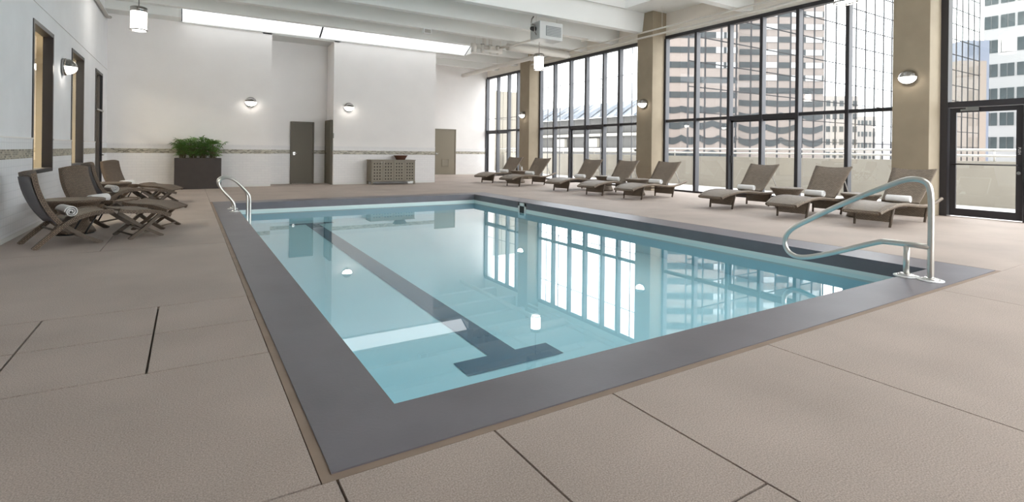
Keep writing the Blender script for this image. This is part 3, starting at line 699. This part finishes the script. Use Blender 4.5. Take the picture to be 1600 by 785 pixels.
# ------------------------------------------------------------------ chaise longues by the windows
def lounger_proto():
    L = empty('chaise_longue')
    prof = smooth([(0.0, .245), (.10, .285), (.25, .325), (.5, .36), (.8, .365), (1.1, .335), (1.5, .30), (1.78, .30), (2.05, .335), (2.33, .40)], 2)
    seatp = [p for p in [tuple(Vector(q)) for q in prof] if p[0] < 1.62]
    wid = [min(.60, .50+.35*p[0]) for p in seatp]
    s_ = MB().sheet(seatp, wid, .04, cross=lambda u, t: -.012*(1-u*u)+.0).build('seat', 'wicker_sunlit', L)
    MB().bar([(-.012, 0, .225), (.012, 0, .265)], .50, .04).build('foot_edge', 'wicker_sunlit', s_)
    for sgn in (-1, 1):
        ry = [(p[0], sgn*(min(.30, .25+.175*p[0])+.015), p[1]-.002) for p in prof]
        MB().tube(ry, .029, 10).build('side_rail', 'wicker_sunlit', L)
    bp = smooth([(1.44, .335), (1.60, .47), (1.79, .67), (1.98, .87), (2.04, .925)], 2)
    bw = [.575+.11*(p[1]-.335)/.58 for p in bp]
    def dish(u, t): return .022*(u*u)-.008
    bk = MB(); bk.sheet(bp, bw, .028, cross=dish, ny=8)
    for i, v in enumerate(bk.v):      # dipped top edge
        if v[2] > .80: bk.v[i] = (v[0], v[1], v[2]-.014*(1-(v[1]/.34)**2)*min(1, (v[2]-.8)/.1))
    bk = bk.build('backrest', 'wicker_sunlit', L)
    MB().tube([(1.86, -.26, .72), (2.10, -.26, .36)], .011, 8).tube([(1.86, .26, .72), (2.10, .26, .36)], .011, 8).tube([(1.86, -.26, .72), (1.86, .26, .72)], .011, 8).build('support_strut', 'rail_white', bk)
    for k, (xt, xb, ht) in enumerate(((.44, .37, .31), (1.80, 1.74, .28))):
        ap = MB(); t = .022; w0, w1 = .27, .245
        pts = [(xt, -w0, ht), (xt, w0, ht), (xb+.01, w1, .085), (xb+.01, -w1, .085)]
        ap.v = [(x-t, y, z) for x, y, z in pts] + [(x+t, y, z) for x, y, z in pts]
        ap.face((0, 3, 2, 1)); ap.face((4, 5, 6, 7))
        for i in range(4): j = (i+1) % 4; ap.face((i, j, 4+j, 4+i))
        ap.build('leg_panel', 'wicker_sunlit', L)
        for sgn in (-1, 1):
            MB().tube([(xt, sgn*.283, ht), (xb, sgn*.262, .0)], .021, 8, radii=[.026, .019]).build('leg', 'wicker_leg', L)
    MB().box(.46, 1.72, -.012, .012, .235, .262).build('stretcher', 'wicker_leg', L)
    return L
LP = lounger_proto()
LSP = [  # foot-leg midpoint (x, y), turn
    (9.68, 4.22, 1, 'wicker chaise longue beside the column and glass exit door'),
    (9.52, 5.49, 3, 'second wicker chaise longue from the glass exit door'),
    (9.70, 7.13, 2, 'third wicker chaise longue from the glass exit door'),
    (9.485, 9.53, 9, 'wicker chaise longue in front of the column between the wide window bays'),
    (9.345, 10.82, 12, 'fourth wicker chaise longue from the louvered door'),
    (9.42, 12.42, 13, 'third wicker chaise longue from the louvered door'),
    (9.17, 14.69, 18, 'second wicker chaise longue from the louvered door'),
    (9.23, 16.57, 18, 'wicker chaise longue closest to the louvered door')]
TL = ['rolled white towel on the chaise longue beside the exit door', 'rolled white towel on the second chaise longue from the exit door', 'rolled white towel on the third chaise longue from the exit door', 'rolled white towel on the chaise longue in front of the middle column', 'rolled white towel on the fourth chaise longue from the louvered door', 'rolled white towel on the third chaise longue from the louvered door', 'rolled white towel on the second chaise longue from the louvered door', 'rolled white towel on the chaise longue closest to the louvered door']
for i, (x, y, a, lab) in enumerate(LSP):
    o = LP if i == 0 else copy_tree(LP)
    a = R(a); off = Vector((math.cos(a)*.37, math.sin(a)*.37, 0))
    o.location = Vector((x, y, 0))-off; o.rotation_euler = (0, 0, a)
    tag(o, lab, 'lounger', 'wicker chaise longues along the windows')
    mw = Matrix.Translation(o.location) @ Matrix.Rotation(a, 4, 'Z')
    towel(mw, (1.30, (-.03, .02, .0, -.05, .04, .0, .03, 0)[i], .412), TL[i], rz=R((3, -8, 5, -3, 6, 2, -4, 3)[i]))
# hourglass wicker tables between them
def table_proto():
    T = empty('side_table')
    MB().lathe([(.31, .405), (.325, .415), (.325, .44), (.31, .45)], 32).build('table_top', 'wicker_sunlit', T)
    MB().lathe([(.225, .012), (.22, .05), (.185, .12), (.17, .18), (.20, .25), (.26, .34), (.305, .405)], 32, cap1=False).build('pedestal', 'wicker_sunlit', T)
    MB().lathe([(.20, 0), (.20, .014)], 24).build('base_ring', 'dark_plastic', T)
    return T
TP = table_proto()
TSP = [(10.8, 4.9, 'round wicker side table closest to the glass exit door'), (11.0, 6.45, 'round wicker side table second from the glass exit door'),
       (10.5, 10.38, 'round wicker side table beside the middle column'), (10.75, 11.92, 'round wicker side table just past the middle column'), (10.4, 16.25, 'round wicker side table with two bottles, nearest the louvered door')]
for i, (x, y, lab) in enumerate(TSP):
    o = TP if i == 0 else copy_tree(TP); o.location = (x, y, 0); tag(o, lab, 'table', 'round wicker side tables')
for dx, dy, m, h, lab in ((-.06, .05, 'bottle_dark', .15, 'small dark bottle on the round wicker table'), (.08, -.06, 'white_plastic', .17, 'small white bottle on the round wicker table')):
    b = tag(empty('bottle', (10.4+dx, 16.25+dy, .45)), lab, 'bottle')
    MB().lathe([(.028, 0), (.03, .01), (.03, h*.6), (.012, h*.75), (.012, h*.9)], 12).build('bottle_body', m, b)
    MB().lathe([(.014, h*.9), (.014, h)], 12).build('bottle_cap', 'dark_plastic', b)

# ------------------------------------------------------------------ folding wicker chairs with footstools
def chair_proto():
    C = empty('wicker_chair'); W = .62
    A = smooth([(0.0, -.0), (.05, .055), (.115, .115), (.212, .205), (.312, .283), (.416, .335), (.566, .374), (.735, .372)], 1)
    B = smooth([(.02, .845), (.045, .70), (.085, .57), (.15, .425), (.235, .30), (.313, .21), (.439, .109), (.56, .04), (.636, .0)], 1)
    for sgn in (-1, 1):
        y = sgn*(W/2-.022)
        MB().bar([(p[0], y, p[1]+.0) for p in A], .044, .05).build('seat_rail', 'wicker', C)
        MB().bar([(p[0], y*.86, p[1]) for p in B if p[1] < .33], .04, .045).build('leg', 'wicker_leg', C)
    seat = [p for p in A if p[0] > .24]
    MB().sheet([(p[0], p[1]+.004) for p in seat], [W-.088]*len(seat), .022, cross=lambda u, t: -.014*(1-u*u)).build('seat', 'wicker', C)
    back = [p for p in B if p[1] > .235]; back = back[::-1]
    bw = [W-.10+.03*math.sin(min(1, (p[1]-.2)/.65)*math.pi) for p in back]
    bk = MB(); bk.sheet(back, bw, .05, cross=lambda u, t: .03*u*u-.01, ny=8)
    for i, v in enumerate(bk.v):
        if v[2] > .74: bk.v[i] = (v[0], v[1], v[2]+.035*(1-(v[1]/.31)**2)*min(1, (v[2]-.74)/.08))
    bk = bk.build('backrest', 'wicker', C)
    sh = MB(); sh.sheet([(p[0]-.034, p[1]-.004) for p in back if p[1] < .81], [w_-.06 for w_, p in zip(bw, back) if p[1] < .81], .012, cross=lambda u, t: .03*u*u-.01, ny=8)
    sh.build('back_panel', 'sling_grey', bk)
    for x, z in ((.60, .335), (.2, .19), (.5, .075)):
        MB().tube([(x, -W/2+.05, z), (x, W/2-.05, z)], .012, 8).build('cross_bar', 'wicker_leg', C)
    for sgn in (-1, 1):
        MB().tube([(.47, sgn*.2, .09), (.60, sgn*.2, .335)], .010, 6).build('folding_stay', 'dark_plastic', C)
    return C
def stool_proto():
    S = empty('footstool'); W = .62
    top = smooth([(-.112, .385), (-.06, .365), (.04, .352), (.187, .35), (.312, .33), (.455, .275)], 2)
    MB().sheet([(p[0], p[1]+.006) for p in top], [W-.088]*len(top), .022, cross=lambda u, t: -.01*(1-u*u)).build('seat', 'wicker', S)
    for sgn in (-1, 1):
        MB().bar([(p[0], sgn*(W/2-.022), p[1]-.004) for p in top], .044, .045).build('side_rail', 'wicker', S)
        MB().bar([(.0, sgn*.27, .0), (.17, sgn*.27, .13), (.345, sgn*.27, .30)], .035, .04).build('leg', 'wicker_leg', S)
        MB().bar([(.39, sgn*.225, .0), (.17, sgn*.225, .13), (-.10, sgn*.225, .345)], .035, .04).build('leg', 'wicker_leg', S)
    for x, z, hw in ((.06, .045, .27), (.33, .04, .225), (.17, .13, .27)): MB().tube([(x, -hw, z), (x, hw, z)], .012, 8).build('cross_bar', 'wicker_leg', S)
    return S
CP, SP = chair_proto(), stool_proto()
# rear near foot of the chair sits at local (0, -W/2)
def place(proto, first, near_foot, a, label, cat, group):
    o = proto if first else copy_tree(proto)
    v = Vector((-math.sin(a)*.29, math.cos(a)*.29, 0))
    o.location = Vector((*near_foot, 0))+v; o.rotation_euler = (0, 0, a); tag(o, label, cat, group); return o
G1, G2 = 'folding wicker chairs along the left wall', 'wicker footstools along the left wall'
CH = [((-1.45, 7.73), R(23), 'dark wicker folding chair with its grey back turned, before the first left window'),
      ((-1.55, 9.62), R(-26), 'dark wicker folding chair facing the pool beside the first left window'),
      ((-1.40, 11.55), R(23), 'dark wicker folding chair with its back turned, beyond the second left window'),
      ((-1.52, 13.45), R(-26), 'dark wicker folding chair closest to the planter box')]
ST = [((-.61, 8.06), R(22), 'wicker footstool in front of the chair before the first left window'),
      ((-.66, 8.98), R(-24), 'wicker footstool in front of the chair facing the pool by the first left window'),
      ((-.61, 11.89), R(22), 'wicker footstool in front of the chair beyond the second left window'),
      ((-.74, 12.95), R(-24), 'wicker footstool closest to the planter box')]
TW = ['rolled white towel on the chair before the first left window', 'rolled white towel on the chair facing the pool by the first left window', 'rolled white towel on the chair beyond the second left window', 'rolled white towel on the chair closest to the planter box']
for i in range(4):
    o = place(CP, i == 0, *CH[i], 'chair', G1)
    mw = Matrix.Translation(o.location) @ Matrix.Rotation(o.rotation_euler.z, 4, 'Z')
    towel(mw, (.345, -.06 if i % 2 == 0 else .0, .395), TW[i], roll=R(40))
for i in range(4): place(SP, i == 0, *ST[i], 'footstool', G2)
for i, (x, y, lab) in enumerate(((-1.29, 9.0, 'round wicker side table between the two chairs by the first left window'), (-1.28, 12.75, 'round wicker side table between the two chairs nearer the planter'))):
    T = tag(empty('side_table', (x, y, 0)), lab, 'table', 'round wicker tables between the left chairs')
    MB().lathe([(.32, .42), (.34, .43), (.34, .455), (.325, .462)], 32).build('table_top', 'wicker', T)
    MB().lathe([(.24, .02), (.22, .06), (.17, .14), (.16, .2), (.21, .3), (.30, .42)], 32, cap1=False).build('pedestal', 'wicker', T)
    MB().lathe([(.22, 0), (.22, .022)], 24).build('base_ring', 'dark_plastic', T)

# ------------------------------------------------------------------ planter, plants, cabinet, basket
pl = tag(empty('planter_box', (.245, 17.22, 0)), 'tall dark brown rectangular planter box against the white wall', 'planter')
pm = MB(); hw, hd, hh, t = .565, .21, .865, .025
pm.box(-hw, hw, -hd, -hd+t, 0, hh).box(-hw, hw, hd-t, hd, 0, hh).box(-hw, -hw+t, -hd+t, hd-t, 0, hh).box(hw-t, hw, -hd+t, hd-t, 0, hh).box(-hw+t, hw-t, -hd+t, hd-t, 0, .05)
pm.build('box_shell', 'planter_brown', pl, bevel=.004); MB().box(-hw+t, hw-t, -hd+t, hd-t, .05, hh-.05).build('soil', 'soil', pl)
rng = random.Random(3)
def palm(x, y, label, n):
    P = tag(empty('lady_palm', (x, y, hh-.05)), label, 'plant', 'lady palms in the planter box')
    lf = MB(); st = MB()
    for k in range(n):
        a = rng.uniform(0, 2*math.pi); ln = rng.uniform(.06, .50); lean = rng.uniform(.05, .75)
        bx, by = rng.uniform(-.08, .08), rng.uniform(-.07, .07)
        tip = Vector((bx+math.cos(a)*ln*lean*.85, by+math.sin(a)*ln*lean*.5, .04+ln*(1.1-.4*lean)))
        st.tube([(bx, by, 0), (bx*.6+tip.x*.4, by*.6+tip.y*.4, tip.z*.65), tuple(tip)], .005, 5)
        m = rng.randint(6, 9); d0 = Vector((math.cos(a)*(.4+lean), math.sin(a)*(.4+lean), .55)).normalized()
        side = d0.cross(Vector((0, 0, 1))).normalized(); upv = side.cross(d0).normalized()
        for q in range(m):
            f = (q/(m-1)-.5)*R(170); dd = (d0*math.cos(f)+side*math.sin(f)+upv*rng.uniform(-.15, .25)).normalized(); l = rng.uniform(.14, .25); wd = rng.uniform(.012, .02)
            pn = dd.cross(upv).normalized()*wd
            p1 = tip+dd*l*.5+Vector((0, 0, .012)); p2 = tip+dd*l-Vector((0, 0, l*.22))
            if p2.z < .07: p2.z = .07
            for pt in (p1, p2): pt.y = max(-.30, min(.27, pt.y))
            b = len(lf.v); lf.v += [tuple(tip-pn*.3), tuple(tip+pn*.3), tuple(p1+pn), tuple(p1-pn), tuple(p2)]
            lf.face((b, b+1, b+2, b+3)); lf.face((b+3, b+2, b+4))
    lf.build('foliage', 'leaf', P); st.build('stems', 'stem', P)
for x, lab, n in ((-.12, 'lady palm at the end of the planter nearer the wicker chairs', 38), (.11, 'lady palm second from the wicker chairs in the planter', 34), (.36, 'lady palm third from the wicker chairs in the planter', 34), (.60, 'lady palm at the end of the planter nearer the pool ladder', 34)):
    palm(x, 17.22, lab, n)
cb = tag(empty('cabinet', (5.87, 17.22, 0)), 'low taupe cabinet with perforated doors against the white wall', 'cabinet')
w2, d2 = .76, .26
MB().box(-w2, w2, -d2+.03, d2, .10, .80).build('body', 'cabinet', cb); MB().box(-w2-.01, w2+.01, -d2, d2, .80, .825).build('cabinet_top', 'cabinet', cb)
for sx_ in (-1, 1):
    for sy in (-1, 1): MB().box(sx_*w2-sx_*.05, sx_*w2, sy*d2-sy*.05, sy*d2, 0, .10).build('leg', 'cabinet', cb)
holeM = MB().box(-.019, .019, -.004, .0, -.019, .019).mesh('hole', 'cabinet_hole')
dwid = (2*w2-.02)/4
for k in range(4):
    cx = -w2+.01+dwid*(k+.5); d = MB().box(-dwid/2+.004, dwid/2-.004, -.022, 0, .12, .79).build('door', 'cabinet', cb, loc=(cx, -d2+.03, 0))
    for i in range(3):
        for j in range(6):
            h = bpy.data.objects.new('hole', holeM); COL.objects.link(h); h.parent = d; h.location = ((i-1)*.093, -.0205, .185+j*.102)
    MB().lathe([(.012, 0), (.014, .012)], 10).build('knob', 'nickel', d, loc=((.15 if k % 2 == 0 else -.15), -.022, .755)).rotation_euler = (R(90), 0, 0)
MB().box(.50, .66, -d2-.002, -d2+.004, .02, .09).build('white_tag', 'white_plastic', cb)
bk = tag(empty('basket', (6.19, 17.22, .825)), 'small brown woven basket on top of the perforated cabinet', 'basket')
MB().lathe([(.15, 0), (.18, .06), (.22, .13), (.235, .14), (.22, .14), (.175, .06), (.14, .012)], 28, cap1=True).build('basket_body', 'basket', bk)
MB().lathe([(.215, .13), (.24, .135), (.24, .15), (.215, .15)], 28, cap0=False, cap1=False).build('rim', 'basket', bk)

# ------------------------------------------------------------------ terrace
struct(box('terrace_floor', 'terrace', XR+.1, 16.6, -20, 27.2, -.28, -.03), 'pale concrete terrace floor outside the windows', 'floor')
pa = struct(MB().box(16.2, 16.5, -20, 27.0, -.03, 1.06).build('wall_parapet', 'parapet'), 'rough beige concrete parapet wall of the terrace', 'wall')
rl = tag(empty('terrace_railing', (16.3, 4, 1.06)), 'white two-pipe railing on top of the terrace parapet', 'railing')
for z in (.13, .27): MB().tube([(0, -24, z), (0, 23, z)], .03, 8).build('rail_pipe', 'rail_white', rl)
for k in range(20):
    y = -23.5+k*2.4; MB().tube([(0, y, 0), (0, y, .27)], .02, 6).build('post', 'rail_white', rl)
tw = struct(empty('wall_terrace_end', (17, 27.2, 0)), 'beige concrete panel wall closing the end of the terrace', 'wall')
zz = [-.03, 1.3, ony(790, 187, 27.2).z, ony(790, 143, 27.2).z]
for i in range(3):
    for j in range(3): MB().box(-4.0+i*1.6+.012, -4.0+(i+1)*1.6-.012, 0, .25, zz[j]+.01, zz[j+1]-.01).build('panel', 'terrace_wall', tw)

# ------------------------------------------------------------------ the city outside
struct(box('city_ground', 'city_ground', 17, 260, -120, 200, -26, -25), 'grey street level far below the terrace', 'ground')
# glazed grid facade
YC = 24.0; gx0, gx1 = 29.0, 83.0
cw = tag(empty('glass_curtain_wall', (gx0, YC, -10)), 'thin grid of mullions and glass on the facade across the street', 'building')
n = int((gx1-gx0)/1.75)
for i in range(n+1): MB().box(i*1.75-.035, i*1.75+.035, -.05, .05, 0, 48).build('mullion', 'far_mullion', cw)
for j in range(28): MB().box(0, n*1.75, -.05, .05, j*1.75-.03, j*1.75+.03).build('transom', 'far_mullion', cw)
paneM = MB().quad((.04, 0, 0), (1.71, 0, 0), (1.71, 0, 48), (.04, 0, 48)).mesh('pane', 'far_glass')
for i in range(n):
    o = bpy.data.objects.new('pane', paneM); COL.objects.link(o); o.parent = cw; o.location = (i*1.75, 0, 0)
# solid stand-in for a ribbon windowed tower reflected in the grid, two volumes
def reflected_tower(label, xpx0, xpx1, wd, rows, hpx, wav, white):
    lx0, lx1 = (xpx0-PX)/F*wd, (xpx1-PX)/F*wd
    base = FWD*wd; B_ = tag(empty('reflected_tower', (base.x, base.y, 0), -TH), label, 'building')
    MB().box(lx0, lx1, 0, 5, -25, 34).build('tower_body', 'beige_tower', B_)
    for r_, yp in enumerate(rows):
        zc = H+(PY+ (lx0+lx1)/2/wd*F*math.tan(ROLL) - yp)/F*wd; hz = hpx/F*wd/2; am = wav(yp)/F*wd
        N = 48; mb = MB()
        for i in range(N+1):
            u = i/N; x = lx0+.1+(lx1-lx0-.2)*u; s_ = abs(math.sin(u*math.pi*(3+r_ % 2)))*am
            mb.v += [(x, -.06, zc-hz-s_+am*.5), (x, -.06, zc+hz-s_*.8+am*.5)]
        for i in range(N): mb.face((2*i, 2*i+2, 2*i+3, 2*i+1))
        wb_ = mb.build('window_band', 'ribbon_dark', B_)
        for (a, b) in white(r_): 
            MB().box(lx0+(lx1-lx0)*a, lx0+(lx1-lx0)*b, -.09, -.07, zc-hz*.95, zc+hz*.95).build('sky_reflection_pane', 'ribbon_sky_reflection', wb_)  # light panes painted as reflected sky
    return B_
wav = lambda y: 0 if y < 150 else min(6, (y-150)*.12)  # band edges waved to imitate a distorted reflection
reflected_tower('solid stand-in for a reflected beige tower with dark ribbon windows, the part nearer the concrete column', 1034, 1152, 57, [8+23.4*k for k in range(11)], 9.5, wav, lambda r_: ((.70, .80), (.84, .97)) if r_ < 5 else ())
reflected_tower('solid stand-in for a reflected beige tower with dark ribbon windows, the part ending at the open sky', 1152, 1286, 60, [2+20.0*k for k in range(12)], 9, wav, lambda r_: ((.28, .45), (.60, .72), (.78, .97)) if r_ < 7 else ())
# white office tower beyond the exit door
wt_ = tag(empty('white_office_tower', (100, 0, 0)), 'white office tower with rows of paired dark windows beyond the exit door', 'building')
yl = onx(1537, 100, 100).y
MB().box(0, 25, -35, yl, -25, 60).build('tower_body', 'white_tower', wt_)
pz = onx(1560, 34, 100).z-onx(1560, 72, 100).z; z0 = onx(1560, 34, 100).z
paneT = MB().box(-.08, -.02, -.36, .36, -.93, .93).mesh('window', 'tower_glass')
frT = MB().box(-.06, -.01, -.42, .42, -1.0, 1.0).mesh('window_surround', 'white_tower')
for j in range(-5, 9):
    for i in range(13):
        y = yl-.42-i*.80-(i//2)*.22
        o = bpy.data.objects.new('window', paneT); COL.objects.link(o); o.parent = wt_; o.location = (0, y, z0-j*pz)
def block(name, label, m, x0, x1, ytop, wd, depth, cat='building', zbot=-25, extra=None):
    lx0, lx1 = (x0-PX)/F*wd, (x1-PX)/F*wd; base = FWD*wd
    o = tag(empty(name, (base.x, base.y, 0), -TH), label, cat); xc = (x0+x1)/2
    zt = H+(PY+(xc-PX)*math.tan(ROLL)-ytop)/F*wd
    MB().box(lx0, lx1, 0, depth, zbot, zt).build('block_body', m, o)
    if extra: extra(o, lx0, lx1, zt, wd)
    return o
block('tan_office_block', 'windowless tan block standing beside the white office tower', 'tan_block', 1497, 1540, 95, 67, 3)
block('blue_grey_block', 'blue grey block rising behind the tan block', 'blue_block', 1506, 1544, 63, 72, 3)
def floors(o, a, b, zt, wd):
    for k in range(9):
        for i in range(5):
            x = a+(b-a)*(i+.5)/5; MB().box(x-(b-a)*.06, x+(b-a)*.06, -.06, 0, zt-2.6-k*3.2, zt-1.2-k*3.2).build('window', 'tower_glass', o)
block('pale_office_block', 'pale distant office block between the ribbon tower and the sky', 'pale_far', 1288, 1340, 150, 130, 20, extra=floors)
block('pale_low_block', 'pale lower distant block against the hazy hills', 'pale_far', 1338, 1368, 182, 150, 20, extra=floors)
block('hazy_hill', 'pale hazy hill on the horizon', 'hill', 1345, 1480, 222, 230, 10, cat='hill')
# slate roofed parking building seen through the second bay
gb = tag(empty('parking_building', (34, 48, 0)), 'low grey parking building with a slate blue sloping roof', 'building')
MB().box(0, 3, -14, 40, -25, 1.5).build('lower_wall', 'garage', gb); MB().box(.5, 3, -14, 40, 2.85, 4.55).build('upper_wall', 'garage', gb)
MB().box(.35, 3, -14, 40, 1.5, 2.85).build('open_deck', 'garage', gb)
MB().box(-.2, .5, -14, 40, 2.7, 2.98).build('cream_band', 'garage_cream', gb); MB().box(-.2, .35, -14, 40, 1.2, 1.5).build('cream_band', 'garage_cream', gb)
rf = MB(); rf.quad((-.3, -14, 4.5), (-.3, 40, 4.5), (3, 40, 6.3), (3, -14, 6.3)); rf.quad((3, -14, 6.3), (3, 40, 6.3), (3.2, 40, 6.3), (3.2, -14, 6.3)); rf.quad((-.3, -14, 4.5), (3, -14, 6.3), (3.2, -14, 6.3), (3.2, -14, 4.5))
rf = rf.build('roof', 'slate_roof', gb)
for k in range(24):
    y = -12+k*2.1; m_ = MB(); m_.v = [(-.35, y-.45, 4.52), (-.35, y+.45, 4.52), (2.7, y, 6.4), (-.35, y, 4.9)]; m_.face((0, 3, 2)); m_.face((3, 1, 2)); m_.face((0, 1, 3)); m_.build('roof_fold', 'slate_roof', rf)
for k in range(7):
    y = -9+k*5.2; MB().box(-.05, .3, y, y+2.0, 1.65, 2.5).build('bright_opening', 'garage_cream', gb)
